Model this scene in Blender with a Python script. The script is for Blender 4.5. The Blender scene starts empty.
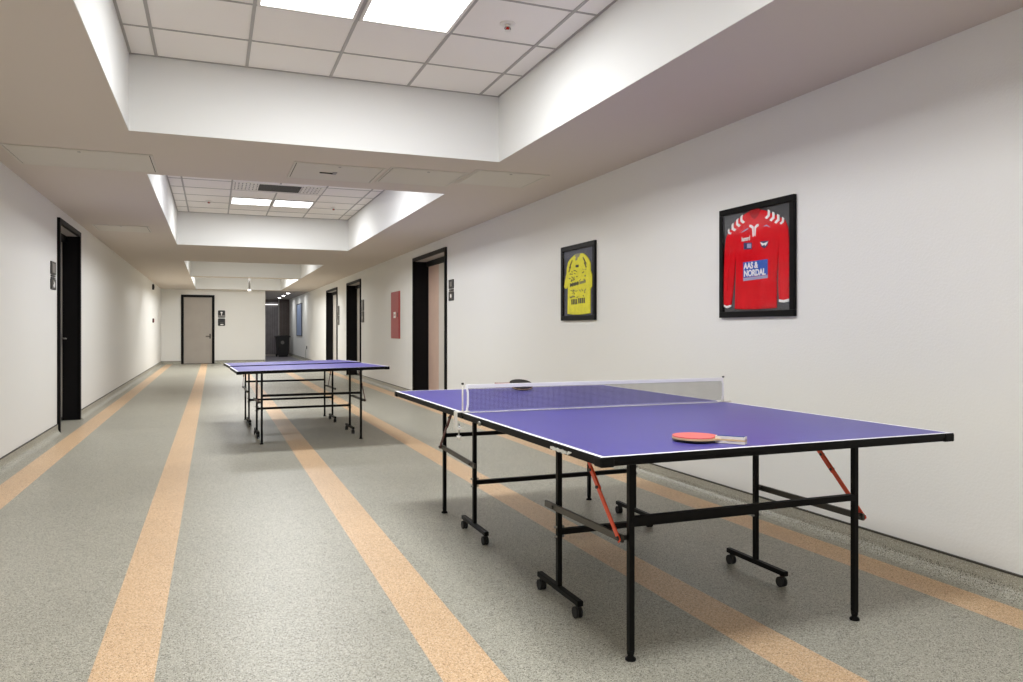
import bpy, bmesh, math, random
from mathutils import Vector, Matrix

random.seed(7)
scene = bpy.context.scene
COL = scene.collection
PI = math.pi

# ------------------------------------------------------------------ materials
def srgb(r, g, b):
    f = lambda c: (c / 255 / 12.92) if c / 255 <= .04045 else ((c / 255 + .055) / 1.055) ** 2.4
    return (f(r), f(g), f(b), 1)

def mat(name, col, rough=.5, metal=0, spec=.5, noise=0, nscale=8, bump=0, bscale=60, coat=0):
    m = bpy.data.materials.new(name); m.use_nodes = True
    nt = m.node_tree; b = nt.nodes['Principled BSDF']
    b.inputs['Base Color'].default_value = col
    b.inputs['Roughness'].default_value = rough
    b.inputs['Metallic'].default_value = metal
    b.inputs['Specular IOR Level'].default_value = spec
    b.inputs['Coat Weight'].default_value = coat
    if noise or bump:
        tc = nt.nodes.new('ShaderNodeTexCoord')
    if noise:
        n = nt.nodes.new('ShaderNodeTexNoise'); n.inputs['Scale'].default_value = nscale
        n.inputs['Detail'].default_value = 4
        nt.links.new(tc.outputs['Object'], n.inputs['Vector'])
        hs = nt.nodes.new('ShaderNodeHueSaturation'); hs.inputs['Color'].default_value = col
        mr = nt.nodes.new('ShaderNodeMapRange')
        mr.inputs['From Min'].default_value = .3; mr.inputs['From Max'].default_value = .7
        mr.inputs['To Min'].default_value = 1 - noise; mr.inputs['To Max'].default_value = 1 + noise
        nt.links.new(n.outputs['Fac'], mr.inputs['Value'])
        nt.links.new(mr.outputs['Result'], hs.inputs['Value'])
        nt.links.new(hs.outputs['Color'], b.inputs['Base Color'])
    if bump:
        n2 = nt.nodes.new('ShaderNodeTexNoise'); n2.inputs['Scale'].default_value = bscale
        n2.inputs['Detail'].default_value = 3
        nt.links.new(tc.outputs['Object'], n2.inputs['Vector'])
        bp = nt.nodes.new('ShaderNodeBump'); bp.inputs['Strength'].default_value = bump
        bp.inputs['Distance'].default_value = .01
        nt.links.new(n2.outputs['Fac'], bp.inputs['Height'])
        nt.links.new(bp.outputs['Normal'], b.inputs['Normal'])
    return m

def emit_mat(name, col, strength):
    m = bpy.data.materials.new(name); m.use_nodes = True
    nt = m.node_tree; b = nt.nodes['Principled BSDF']
    b.inputs['Base Color'].default_value = (.8, .8, .8, 1)
    b.inputs['Emission Color'].default_value = col
    b.inputs['Emission Strength'].default_value = strength
    return m

STRIPES = (-1.342, -.276, .785, 1.857, 2.927)

def floor_mat(stripes=True):
    m = bpy.data.materials.new('speckled_vinyl' if stripes else 'speckled_cove_vinyl'); m.use_nodes = True
    nt = m.node_tree; N = nt.nodes; L = nt.links; b = N['Principled BSDF']
    tc = N.new('ShaderNodeTexCoord')
    def mix(fac, a, c):
        x = N.new('ShaderNodeMix'); x.data_type = 'RGBA'
        if isinstance(fac, float): x.inputs[0].default_value = fac
        else: L.new(fac, x.inputs[0])
        for i, v in ((6, a), (7, c)):
            if isinstance(v, tuple): x.inputs[i].default_value = v
            else: L.new(v, x.inputs[i])
        return x.outputs[2]
    def math_(op, a, c=None, d=None):
        x = N.new('ShaderNodeMath'); x.operation = op
        for i, v in enumerate((a, c, d)):
            if v is None: continue
            if isinstance(v, (int, float)): x.inputs[i].default_value = v
            else: L.new(v, x.inputs[i])
        return x.outputs[0]
    fac = None
    if stripes:
        sx = N.new('ShaderNodeSeparateXYZ'); L.new(tc.outputs['Object'], sx.inputs[0])
        for c in STRIPES:
            d = math_('ABSOLUTE', math_('SUBTRACT', sx.outputs[0], c))
            s = math_('LESS_THAN', d, .099)
            fac = s if fac is None else math_('MAXIMUM', fac, s)
    # chips: two voronoi scales
    def chips(scale):
        v = N.new('ShaderNodeTexVoronoi'); v.inputs['Scale'].default_value = scale
        L.new(tc.outputs['Object'], v.inputs['Vector'])
        sc = N.new('ShaderNodeSeparateColor'); L.new(v.outputs['Color'], sc.inputs[0])
        near = math_('LESS_THAN', v.outputs['Distance'], .46)
        dark = math_('MULTIPLY', math_('LESS_THAN', sc.outputs[0], .27), near)
        lite = math_('MULTIPLY', math_('GREATER_THAN', sc.outputs[0], .74), near)
        return dark, lite
    d1, l1 = chips(180.0)
    d2, l2 = chips(330.0)
    n = N.new('ShaderNodeTexNoise'); n.inputs['Scale'].default_value = 1.3; n.inputs['Detail'].default_value = 5
    L.new(tc.outputs['Object'], n.inputs['Vector'])
    G, GD, GL = FLOORC
    O, OD, OL = ORANGEC
    base = mix(d2, G, GD); base = mix(l2, base, GL); base = mix(d1, base, GD); base = mix(l1, base, GL)
    if stripes:
        ora = mix(d2, O, OD); ora = mix(l2, ora, OL); ora = mix(d1, ora, OD); ora = mix(l1, ora, OL)
        base = mix(fac, base, ora)
    hs = N.new('ShaderNodeHueSaturation'); L.new(base, hs.inputs['Color'])
    mr = N.new('ShaderNodeMapRange'); L.new(n.outputs['Fac'], mr.inputs['Value'])
    mr.inputs['From Min'].default_value = .3; mr.inputs['From Max'].default_value = .7
    mr.inputs['To Min'].default_value = .95; mr.inputs['To Max'].default_value = 1.05
    L.new(mr.outputs['Result'], hs.inputs['Value'])
    L.new(hs.outputs['Color'], b.inputs['Base Color'])
    b.inputs['Roughness'].default_value = .42
    b.inputs['Specular IOR Level'].default_value = .45
    return m

FLOORC = (srgb(164, 161, 147), srgb(96, 93, 83), srgb(198, 196, 184))
ORANGEC = (srgb(214, 180, 140), srgb(164, 126, 90), srgb(234, 210, 180))

M = {}
M['floor'] = floor_mat(True)
M['cove'] = floor_mat(False)
M['wall'] = mat('white_wall_paint', srgb(228, 227, 223), .75, spec=.25, bump=.12, bscale=90)
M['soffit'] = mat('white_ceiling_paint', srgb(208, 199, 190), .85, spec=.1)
M['coffer'] = mat('white_coffer_paint', srgb(225, 225, 223), .85, spec=.15)
M['tile'] = mat('mineral_tile', srgb(240, 236, 232), .9, spec=.1, bump=.25, bscale=160)
M['tbar'] = mat('grid_bar', srgb(166, 162, 158), .5)
M['capline'] = mat('dark_cap', srgb(62, 60, 54), .6)
M['hatch'] = mat('hatch_paint', srgb(207, 202, 192), .6, spec=.3)
M['gap'] = mat('dark_gap', srgb(30, 28, 26), .9)
M['black_frame'] = mat('black_frame_paint', srgb(10, 9, 9), .5, spec=.14)
M['black_panel'] = mat('black_panel', srgb(15, 14, 16), .5, spec=.15, noise=.2, nscale=3)
M['grey_lining'] = mat('grey_lining', srgb(176, 170, 164), .45)
M['door_grey'] = mat('door_grey', srgb(164, 156, 147), .5, noise=.03, nscale=3)
M['door_tan'] = mat('door_tan', srgb(200, 172, 156), .5, noise=.04, nscale=4)
M['door_white'] = mat('door_white', srgb(206, 200, 192), .5)
M['brown'] = mat('brown_wood', srgb(110, 74, 54), .5, noise=.15, nscale=12)
M['chrome'] = mat('chrome', srgb(190, 190, 190), .25, 1)
M['steel'] = mat('brushed_steel', srgb(150, 148, 144), .35, 1)
M['dark_steel'] = mat('dark_steel', srgb(70, 68, 66), .4, .8)
M['blue_top'] = mat('blue_table_top', srgb(77, 71, 153), .38, spec=.45, noise=.03, nscale=2.5)
M['white_line'] = mat('white_line', srgb(242, 242, 246), .45)
M['black_edge'] = mat('black_edge', srgb(10, 9, 9), .5, spec=.14)
M['black_steel'] = mat('black_steel', srgb(10, 9, 9), .5, spec=.14)
M['grey_bar'] = mat('grey_flat_bar', srgb(58, 55, 48), .4)
M['orange'] = mat('orange_brace', srgb(232, 84, 46), .4)
M['maroon'] = mat('maroon_brace', srgb(96, 44, 40), .45)
M['rubber'] = mat('caster_rubber', srgb(16, 16, 17), .6)
M['sticker'] = mat('sticker_white', srgb(220, 220, 214), .5)
M['net'] = mat('net_thread', srgb(40, 40, 50), .8)
M['net_white'] = mat('net_white', srgb(246, 246, 248), .6)
M['red_rubber'] = mat('red_rubber', srgb(228, 112, 108), .5, spec=.5)
M['black_rubber'] = mat('black_rubber', srgb(22, 21, 19), .5)
M['blade_wood'] = mat('blade_wood', srgb(214, 184, 140), .5, noise=.08, nscale=30)
M['handle_red'] = mat('handle_reddish', srgb(150, 96, 84), .5)
M['handle_white'] = mat('handle_white', srgb(222, 216, 206), .45)
M['handle_blue'] = mat('handle_blue', srgb(66, 82, 132), .85, spec=.1)
M['ball'] = mat('ball_white', srgb(238, 236, 230), .4)
M['picture_frame'] = mat('picture_frame', srgb(10, 9, 9), .5, spec=.14)
M['mat_grey'] = mat('mat_board', srgb(72, 72, 74), .8)
M['mat_blue'] = mat('mat_board_bluish', srgb(76, 78, 92), .8)
M['red_cloth'] = mat('red_cloth', srgb(214, 12, 28), .8, spec=.12, noise=.08, nscale=14, bump=.5, bscale=22)
M['red_dark'] = mat('red_cloth_dark', srgb(164, 12, 24), .8, spec=.12)
M['white_cloth'] = mat('white_print', srgb(240, 236, 234), .6)
M['blue_print'] = mat('blue_print', srgb(32, 82, 176), .6)
M['navy_print'] = mat('navy_print', srgb(36, 40, 92), .6)
M['grey_print'] = mat('grey_print', srgb(160, 160, 190), .6)
M['yellow_cloth'] = mat('yellow_cloth', srgb(232, 224, 60), .7, spec=.3, noise=.08, nscale=16, bump=.4, bscale=26)
M['ink'] = mat('dark_ink', srgb(52, 50, 40), .6)
M['ink_grey'] = mat('grey_ink', srgb(140, 136, 96), .6)
M['fire_red'] = mat('fire_red', srgb(164, 66, 64), .5)
M['white_label'] = mat('white_label', srgb(235, 232, 228), .5)
M['sign_black'] = mat('sign_black', srgb(28, 26, 25), .4)
M['sign_grey'] = mat('sign_grey', srgb(120, 116, 112), .4)
M['sign_dim'] = mat('sign_dim', srgb(84, 80, 74), .4)
M['plastic_white'] = mat('plastic_white', srgb(226, 222, 216), .4)
M['red_bulb'] = mat('red_bulb', srgb(170, 30, 22), .2)
M['vent_dark'] = mat('vent_dark', srgb(70, 68, 66), .5)
M['cladding'] = mat('dark_cladding', srgb(134, 128, 131), .22, spec=.6, noise=.1, nscale=5)
M['cladding_brown'] = mat('brown_cladding', srgb(92, 80, 76), .3, noise=.1, nscale=5)
M['passage_floor'] = mat('passage_floor', srgb(112, 108, 114), .35, noise=.08, nscale=30)
M['passage_ceiling'] = mat('passage_ceiling', srgb(150, 142, 136), .8)
M['bin'] = mat('bin_plastic', srgb(22, 20, 22), .4)
M['blue_reflection'] = mat('blue_reflection', srgb(150, 168, 204), .3)
M['cable'] = mat('grey_cable', srgb(130, 128, 122), .5)
LIGHT = 6.0
POWER, SPREAD = 26.0, 180
M['light'] = emit_mat('lit_diffuser', (.97, .99, 1, 1), LIGHT)
M['small_light'] = emit_mat('lit_spot', (1, .985, .97, 1), 14)
M['led'] = emit_mat('led_line', (1, .97, .95, 1), 1.6)

def glass_mat():
    m = bpy.data.materials.new('picture_glass'); m.use_nodes = True
    nt = m.node_tree; N = nt.nodes; L = nt.links
    for n in list(N):
        if n.type != 'OUTPUT_MATERIAL': N.remove(n)
    out = next(n for n in N if n.type == 'OUTPUT_MATERIAL')
    t = N.new('ShaderNodeBsdfTransparent'); g = N.new('ShaderNodeBsdfGlossy')
    g.inputs['Roughness'].default_value = .06
    mx = N.new('ShaderNodeMixShader')
    mx.inputs[0].default_value = .022; L.new(t.outputs[0], mx.inputs[1]); L.new(g.outputs[0], mx.inputs[2])
    L.new(mx.outputs[0], out.inputs['Surface'])
    return m
M['glass'] = glass_mat()

# ------------------------------------------------------------------ mesh helpers
class MB:
    """collects shapes into one mesh with several material slots"""
    def __init__(self): self.bm = bmesh.new(); self.mats = []
    def slot(self, m):
        m = M[m] if isinstance(m, str) else m
        if m not in self.mats: self.mats.append(m)
        return self.mats.index(m)
    def box(self, x0, x1, y0, y1, z0, z1, m, bevel=0, skip=(), seg=2):
        i = self.slot(m)
        x0, x1 = min(x0, x1), max(x0, x1); y0, y1 = min(y0, y1), max(y0, y1); z0, z1 = min(z0, z1), max(z0, z1)
        v = [self.bm.verts.new(p) for p in ((x0,y0,z0),(x1,y0,z0),(x1,y1,z0),(x0,y1,z0),(x0,y0,z1),(x1,y0,z1),(x1,y1,z1),(x0,y1,z1))]
        q = {'bottom':(0,3,2,1),'top':(4,5,6,7),'front':(0,1,5,4),'right':(1,2,6,5),'back':(2,3,7,6),'left':(3,0,4,7)}
        fs = []
        for k, ix in q.items():
            if k in skip: continue
            f = self.bm.faces.new([v[a] for a in ix]); f.material_index = i; fs.append(f)
        if bevel:
            es = list({e for f in fs for e in f.edges})
            r = bmesh.ops.bevel(self.bm, geom=es, offset=bevel, segments=seg, affect='EDGES', profile=.5)
            for f in r['faces']: f.material_index = i
        return self
    def quad(self, pts, m):
        i = self.slot(m); f = self.bm.faces.new([self.bm.verts.new(p) for p in pts]); f.material_index = i
        return self
    def prism(self, pts, axis, a0, a1, m):
        """polygon pts (2d) extruded along axis: 'y' -> (x,z), 'x' -> (y,z), 'z' -> (x,y)"""
        i = self.slot(m)
        def P(p, a):
            return {'y': (p[0], a, p[1]), 'x': (a, p[0], p[1]), 'z': (p[0], p[1], a)}[axis]
        A = [self.bm.verts.new(P(p, a0)) for p in pts]; B = [self.bm.verts.new(P(p, a1)) for p in pts]
        n = len(pts); fs = [self.bm.faces.new(A), self.bm.faces.new(B[::-1])]
        for k in range(n): fs.append(self.bm.faces.new((A[k], B[k], B[(k+1) % n], A[(k+1) % n])))
        for f in fs: f.material_index = i
        bmesh.ops.recalc_face_normals(self.bm, faces=fs)
        return self
    def tube(self, path, r, m, seg=12, square=False, caps=True, smooth=True):
        """round (or square) tube along a list of points; r may be a list"""
        i = self.slot(m); path = [Vector(p) for p in path]
        rs = r if isinstance(r, (list, tuple)) else [r] * len(path)
        rings = []
        up = None
        for k, p in enumerate(path):
            t = (path[min(k+1, len(path)-1)] - path[max(k-1, 0)]).normalized()
            if up is None:
                up = Vector((0, 0, 1)) if abs(t.z) < .9 else Vector((0, 1, 0))
            a = t.cross(up).normalized(); b = a.cross(t).normalized()
            n = 4 if square else seg; off = PI/4 if square else 0; k2 = math.sqrt(2) if square else 1
            rings.append([self.bm.verts.new(p + rs[k]*k2*(a*math.cos(off+2*PI*j/n) + b*math.sin(off+2*PI*j/n))) for j in range(n)])
        n = len(rings[0]); fs = []
        for k in range(len(rings)-1):
            for j in range(n):
                f = self.bm.faces.new((rings[k][j], rings[k][(j+1) % n], rings[k+1][(j+1) % n], rings[k+1][j]))
                f.smooth = smooth and not square; fs.append(f)
        if caps: fs += [self.bm.faces.new(rings[0][::-1]), self.bm.faces.new(rings[-1])]
        for f in fs: f.material_index = i
        bmesh.ops.recalc_face_normals(self.bm, faces=fs)
        return self
    def ball(self, c, r, m, seg=20, sz=1.0):
        i = self.slot(m)
        ret = bmesh.ops.create_uvsphere(self.bm, u_segments=seg, v_segments=seg//2, radius=r, matrix=Matrix.Translation(c) @ Matrix.Diagonal((1,1,sz,1)))
        for f in {f for v in ret['verts'] for f in v.link_faces}: f.material_index = i; f.smooth = True
        return self
    def build(self, name, parent=None, loc=None, rotz=None):
        me = bpy.data.meshes.new(name); self.bm.to_mesh(me); self.bm.free()
        for m in self.mats: me.materials.append(m)
        o = bpy.data.objects.new(name, me); COL.objects.link(o)
        if parent is not None: o.parent = parent
        if loc is not None: o.location = loc
        if rotz is not None: o.rotation_euler[2] = rotz
        return o

def tag(o, label=None, cat=None, group=None, kind=None):
    if label: o['label'] = label
    if cat: o['category'] = cat
    if group: o['group'] = group
    if kind: o['kind'] = kind
    return o

def empty(name, loc=(0, 0, 0), rotz=0, **k):
    o = bpy.data.objects.new(name, None); COL.objects.link(o)
    o.location = loc; o.rotation_euler[2] = rotz; o.empty_display_size = .1
    return tag(o, **k)

def copy_tree(o, parent=None):
    c = o.copy(); COL.objects.link(c)
    if parent is not None: c.parent = parent
    for ch in list(o.children): copy_tree(ch, c)
    return c

def text_mesh(body, size, m, name, parent, loc, bold=.0, depth=.0008, align='LEFT', sx=1.0, rotz=0, space=1.0):
    """lettering standing upright, facing local -Y"""
    cu = bpy.data.curves.new(name, 'FONT'); cu.body = body; cu.size = size; cu.align_x = align
    cu.extrude = depth; cu.offset = bold; cu.space_line = space
    ob = bpy.data.objects.new(name, cu); COL.objects.link(ob)
    bpy.context.view_layer.update()
    me = bpy.data.meshes.new_from_object(ob.evaluated_get(bpy.context.evaluated_depsgraph_get()))
    bpy.data.objects.remove(ob); bpy.data.curves.remove(cu)
    me.transform(Matrix.Rotation(PI/2, 4, 'X') @ Matrix.Diagonal((sx, 1, 1, 1)))
    me.materials.clear(); me.materials.append(M[m])
    o = bpy.data.objects.new(name, me); COL.objects.link(o); o.parent = parent; o.location = loc
    o.rotation_euler[1] = rotz
    return o

# ------------------------------------------------------------------ room numbers (metres; x right, y down the corridor)
XL, XR = -1.58, 3.13
Y0, YF = -4.4, 27.4
XC = 1.655                       # corner where the far wall ends and the passage begins
YP = 35.0                        # end of the passage
ZS, ZC = 2.465, 2.985            # soffit and raised tile ceiling
WT = .30
CX0, CX1 = -.532, 2.126
COFFERS = [(-4.4, -1.65), (-.1, 5.72), (7.25, 13.05), (16.1, 20.5), (20.95, 26.95)]

# floor
b = MB(); b.box(XL-WT, XR+WT, Y0-.3, YF, -.12, 0, 'floor'); tag(b.build('floor'), kind='structure')
b = MB(); b.box(XC-.3, XR+WT, YF, YP+.3, -.12, 0, 'passage_floor'); tag(b.build('floor'), kind='structure')

# walls with portals
def wall_x(name, x0, x1, y0, y1, holes, m='wall', top=ZC+.15):
    b = MB(); y = y0
    for (h0, h1, hz) in sorted(holes):
        b.box(x0, x1, y, h0, 0, top, m); b.box(x0, x1, h0, h1, hz, top, m); y = h1
    b.box(x0, x1, y, y1, 0, top, m)
    return tag(b.build(name), kind='structure')
HOLES_L = [(9.56, 10.90, 2.305)]
HOLES_R = [(10.61, 12.465, 2.275), (17.45, 19.28, 2.245), (20.98, 22.98, 2.24)]
wall_x('wall_left', XL-WT, XL, Y0, YF+.2, HOLES_L)
wall_x('wall_right', XR, XR+WT, Y0, YP+.2, HOLES_R)
b = MB(); DX0, DX1, DZ = -.945, -.005, 2.245
b.box(XL, DX0, YF, YF+.2, 0, ZC+.15, 'wall'); b.box(DX1, XC, YF, YF+.2, 0, ZC+.15, 'wall'); b.box(DX0, DX1, YF, YF+.2, DZ, ZC+.15, 'wall')
tag(b.build('wall_far'), kind='structure')
b = MB(); b.box(XL-WT, XR+WT, Y0-.2, Y0, 0, ZC+.15, 'wall'); tag(b.build('wall_back'), kind='structure')
b = MB(); b.box(XC-.2, XC, YF+.2, YP, 0, ZS+.2, 'wall'); tag(b.build('wall_passage_left'), kind='structure')
# end of the passage: dark slatted cladding, a post, a brown leaf
b = MB(); b.box(XC, XR, YP, YP+.2, 0, ZS+.2, 'cladding_brown')
x = XC
while x < 2.66:
    b.box(x, x+.085, YP-.03, YP, .06, 2.34, 'cladding', .004); x += .095
x = 2.72
while x < XR-.1:
    b.box(x, x+.11, YP-.02, YP, .06, 2.30, 'cladding_brown', .004); x += .12
b.box(2.665, 2.70, YP-.05, YP, 0, ZS, 'grey_lining')
b.box(XC, XR, YP-.04, YP, 0, .06, 'grey_lining')
tag(b.build('wall_passage_end'), kind='structure')
o = MB().box(XC+.05, 2.64, YP-.075, YP-.03, 2.225, 2.255, 'led').build('light_strip')
tag(o, 'thin glowing light strip along the top of the dark slatted passage wall', 'light')

# ceiling: soffit with coffers, sides, tiles
b = MB()
b.box(XL, CX0-.06, Y0, YF, ZS, ZS+.1, 'soffit'); b.box(CX1+.06, XR, Y0, YF, ZS, ZS+.1, 'soffit')
ys = [Y0] + [v for c in COFFERS[:] for v in c][1:] + [YF]
ys = ys if COFFERS[0][0] != Y0 else [COFFERS[0][1]] + [v for c in COFFERS[1:] for v in c] + [YF]
for k in range(0, len(ys)-1, 2):
    b.box(CX0, CX1, ys[k], ys[k+1], ZS, ZC+.1, 'soffit')
    for yy, nn in ((ys[k], -1), (ys[k+1], 1)):
        if yy != YF: b.box(CX0, CX1, yy, yy+nn*.004, ZS+.0005, ZC+.05, 'coffer')
b.box(CX0-.06, CX0, Y0, YF, ZS, ZC+.1, 'soffit'); b.box(CX1, CX1+.06, Y0, YF, ZS, ZC+.1, 'soffit')
for c0, c1 in COFFERS:
    b.box(CX0, CX0+.004, c0+.004, c1-.004, ZS+.0005, ZC+.05, 'coffer'); b.box(CX1-.004, CX1, c0+.004, c1-.004, ZS+.0005, ZC+.05, 'coffer')
ceiling = tag(b.build('ceiling'), kind='structure')
b = MB(); b.box(XC, XR, YF, YP, ZS, ZS+.1, 'passage_ceiling'); tag(b.build('ceiling'), kind='structure')
b = MB(); b.box(XL-.1, XR+.1, Y0-.1, YF+.2, ZC+.16, ZC+.22, 'soffit'); tag(b.build('ceiling'), kind='structure')

T = .58
GX = [.22 + T*k for k in range(-1, 4)]
YREF = [-2.6, 4.60, 11.93, 18.6, 24.3]
LROWS = [(-2.6,), (4.60, 1.60), (11.93, 8.95), (18.6,), (24.3, 22.0)]    # far edge of each row of lights
for c, (c0, c1) in enumerate(COFFERS):
    b = MB()
    b.box(CX0, CX1, c0, c1, ZC, ZC+.05, 'tile')
    for gx in GX: b.box(gx-.010, gx+.010, c0, c1, ZC-.005, ZC+.002, 'tbar')
    y = YREF[c] - T * 12
    while y < c1:
        if y > c0: b.box(CX0, CX1, y-.008, y+.008, ZC-.004, ZC+.002, 'tbar')
        y += T
    b.box(CX0, CX0+.02, c0, c1, ZC-.004, ZC, 'tbar'); b.box(CX1-.02, CX1, c0, c1, ZC-.004, ZC, 'tbar')
    b.box(CX0, CX1, c1-.02, c1, ZC-.004, ZC, 'tbar')
    o = b.build('tile_ceiling', ceiling)

# base coves
def cove(name, xw, sgn, spans):
    b = MB()
    prof = [(0, 0), (.065, 0), (.042, .006), (.024, .018), (.013, .036), (.010, .06), (.010, .098), (0, .098)]
    for (a0, a1) in spans:
        b.prism([(xw + sgn*p[0], p[1]) for p in prof], 'y', a0, a1, 'cove')
        b.box(xw, xw+sgn*.012, a0, a1, .098, .106, 'capline')
    return tag(b.build(name), kind='structure')
def spans(holes, y0, y1, t=.045):
    r = []; y = y0
    for (h0, h1, z) in holes: r.append((y, h0-t)); y = h1+t
    r.append((y, y1)); return r
cove('baseboard_left', XL, 1, spans(HOLES_L, Y0, YF))
cove('baseboard_right', XR, -1, spans(HOLES_R, Y0, YP-.05))
b = MB(); prof = [(0, 0), (.065, 0), (.042, .006), (.024, .018), (.013, .036), (.010, .06), (.010, .098), (0, .098)]
for (a0, a1) in ((XL+.01, DX0-.05), (DX1+.05, XC)):
    b.prism([(YF - p[0], p[1]) for p in prof], 'x', a0, a1, 'cove'); b.box(a0, a1, YF-.012, YF, .098, .106, 'capline')
tag(b.build('baseboard_far'), kind='structure')

# ------------------------------------------------------------------ doors
def portal(name, side, h0, h1, hz, depth, leaves, label):
    """black-lined doorway; local frame: wall plane x=0, recess towards +x (right wall) or -x (left wall)"""
    xw, s = (XR, 1) if side == 'right' else (XL, -1)
    r = empty(name, (xw, (h0+h1)/2, 0), label=label, cat='door', kind='structure')
    w = (h1-h0)/2
    f = MB(); t, p = .045, .03
    for y0, y1 in ((-w-t, -w+.012), (w-.012, w+t)): f.box(-s*p, s*.01, y0, y1, 0, hz+t, 'black_frame', .003)
    f.box(-s*p, s*.01, -w, w, hz-.012, hz+t, 'black_frame', .003)
    f.build('frame', r)
    j = MB(); j.box(0, s*depth, w-.012, w, 0, hz, 'black_panel'); j.build('jamb_panel', r)
    j = MB(); j.box(0, s*depth, -w, -w+.012, 0, hz, 'black_panel'); j.build('jamb_panel', r)
    j = MB(); j.box(0, s*depth, -w+.012, w-.012, hz-.012, hz, 'grey_lining')
    j.box(s*(depth-.05), s*depth, -w+.012, w-.012, hz-.09, hz-.012, 'black_frame'); j.build('head_lining', r)
    y = w - .012
    for (wd, m, handle) in leaves:
        l = MB(); l.box(s*(depth-.005), s*(depth+.04), y-wd+.006, y-.002, .012, hz-.09, m, .003)
        l.box(s*(depth-.008), s*(depth-.005), y-wd+.012, y-.008, .012, .05, 'dark_steel')
        o = l.build('door_leaf', r)
        if handle:
            hb = MB(); yy = y - (.09 if handle > 0 else wd-.09); hx = s*(depth-.008)
            hb.box(hx, hx-s*.006, yy-.022, yy+.022, .92, 1.08, 'steel', .003)
            hb.tube([(hx, yy, 1.02), (hx-s*.05, yy, 1.02), (hx-s*.055, yy-handle*.02, 1.02), (hx-s*.055, yy-handle*.13, 1.02)], .009, 'steel')
            hb.build('door_handle', o)
        y -= wd
    # backing behind the leaves so the doorway closes
    k = MB(); k.box(s*(depth+.04), s*(depth+.06), -w, w, 0, hz, 'black_panel'); k.build('backing', r)
    return r
portal('door_1', 'left', *HOLES_L[0], .175, [(.65, 'door_grey', 1), (.666, 'door_grey', -1)], 'black lined double doorway with grey leaves in the left wall')
r = portal('door_2', 'right', *HOLES_R[0], .24, [(.62, 'door_tan', 0), (1.211, 'door_white', 0)], 'black lined doorway with a tan leaf beside a pale leaf, right wall')
portal('door_3', 'right', *HOLES_R[1], .235, [(.91, 'door_white', 0), (.896, 'door_white', 1)], 'black lined doorway with pale leaves, second along the right wall')
portal('door_4', 'right', *HOLES_R[2], .175, [(.99, 'door_white', 0), (.986, 'door_white', 1)], 'black lined doorway with pale leaves, last along the right wall')
# end door
r = empty('door_5', ((DX0+DX1)/2, YF, 0), label='closed grey door in a black frame in the far end wall', cat='door', kind='structure')
w = (DX1-DX0)/2
f = MB()
for sx in (-1, 1): f.box(sx*(w-.035), sx*(w+.045), -.03, .10, 0, DZ+.045, 'black_frame', .004)
f.box(-w+.035, w-.035, -.03, .10, DZ-.035, DZ+.045, 'black_frame', .004); f.build('frame', r)
l = MB(); l.box(-w+.037, w-.037, -.005, .04, .012, DZ-.037, 'door_grey', .003); lf = l.build('door_leaf', r)
hb = MB(); hb.box(w-.115, w-.075, -.013, -.005, .84, 1.0, 'dark_steel', .003)
hb.tube([(w-.095, -.01, .915), (w-.095, -.055, .915), (w-.12, -.06, .915), (w-.23, -.06, .915)], .011, 'dark_steel'); hb.build('door_handle', lf)

# ------------------------------------------------------------------ ceiling fittings
def ceiling_light(x0, y1, label, power):
    r = empty('ceiling_light', (x0+T/2, y1-T/2, ZC), label=label, cat='ceiling light', group='square ceiling light panels')
    h = T/2 - .012
    f = MB()
    for (a0, a1, c0, c1) in ((-h, h, -h, -h+.02), (-h, h, h-.02, h), (-h, -h+.02, -h+.02, h-.02), (h-.02, h, -h+.02, h-.02)):
        f.box(a0, a1, c0, c1, -.012, 0, 'plastic_white', .002)
    f.build('frame', r)
    MB().box(-h+.02, h-.02, -h+.02, h-.02, -.008, -.001, 'light').build('diffuser', r)
    la = bpy.data.lights.new('panel_lamp', 'AREA'); la.shape = 'SQUARE'; la.size = 2*h-.05; la.energy = power; la.spread = math.radians(SPREAD); la.color = (.97, .99, 1)
    lo = bpy.data.objects.new('panel_lamp', la); COL.objects.link(lo); lo.parent = r; lo.location = (0, 0, -.010)
    return r
WHERE = {(0, -2.6): 'ceiling panel behind the viewpoint', (1, 4.60): 'large glowing square panel in the near recess, above the netted table',
         (1, 1.60): 'ceiling panel overhead, just above the top of the view', (2, 11.93): 'glowing square panel below the air grille in the second recess',
         (2, 8.95): 'second recess ceiling panel hidden by the first beam', (3, 18.6): 'third recess ceiling panel hidden by its beam',
         (4, 24.3): 'last recess ceiling panel at its middle', (4, 22.0): 'last recess ceiling panel at its near side'}
for c, rows in enumerate(LROWS):
    for y1 in rows:
        for k, x0 in enumerate((.22, .80)):
            ceiling_light(x0, y1, WHERE[(c, y1)] + (', left of its pair' if k == 0 else ', right of its pair'), (POWER, POWER*1.04, POWER*1.22, 18, 42)[c])

def sprinkler(x, y, label):
    r = empty('sprinkler', (x, y, ZC), label=label, cat='sprinkler', group='ceiling sprinklers'); r.scale = (1.15, 1.15, .7)
    MB().tube([(0, 0, 0), (0, 0, -.006), (0, 0, -.01)], [.042, .040, .022], 'plastic_white', 20).build('ceiling_plate', r)
    b = MB(); b.tube([(0, 0, -.008), (0, 0, -.03)], .015, 'plastic_white', 14)
    for s in (-1, 1): b.tube([(s*.012, 0, -.03), (s*.017, 0, -.045), (s*.004, 0, -.064)], .003, 'steel', 8)
    b.tube([(0, 0, -.062), (0, 0, -.066)], .017, 'plastic_white', 14); b.build('sprinkler_head', r)
    MB().tube([(0, 0, -.029), (0, 0, -.04), (0, 0, -.053), (0, 0, -.063)], [.006, .010, .009, .005], 'red_bulb', 12).build('glass_bulb', r)
sprinkler(1.665, 4.33, 'small white sprinkler with a red bulb beside the large lit panels')
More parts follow.
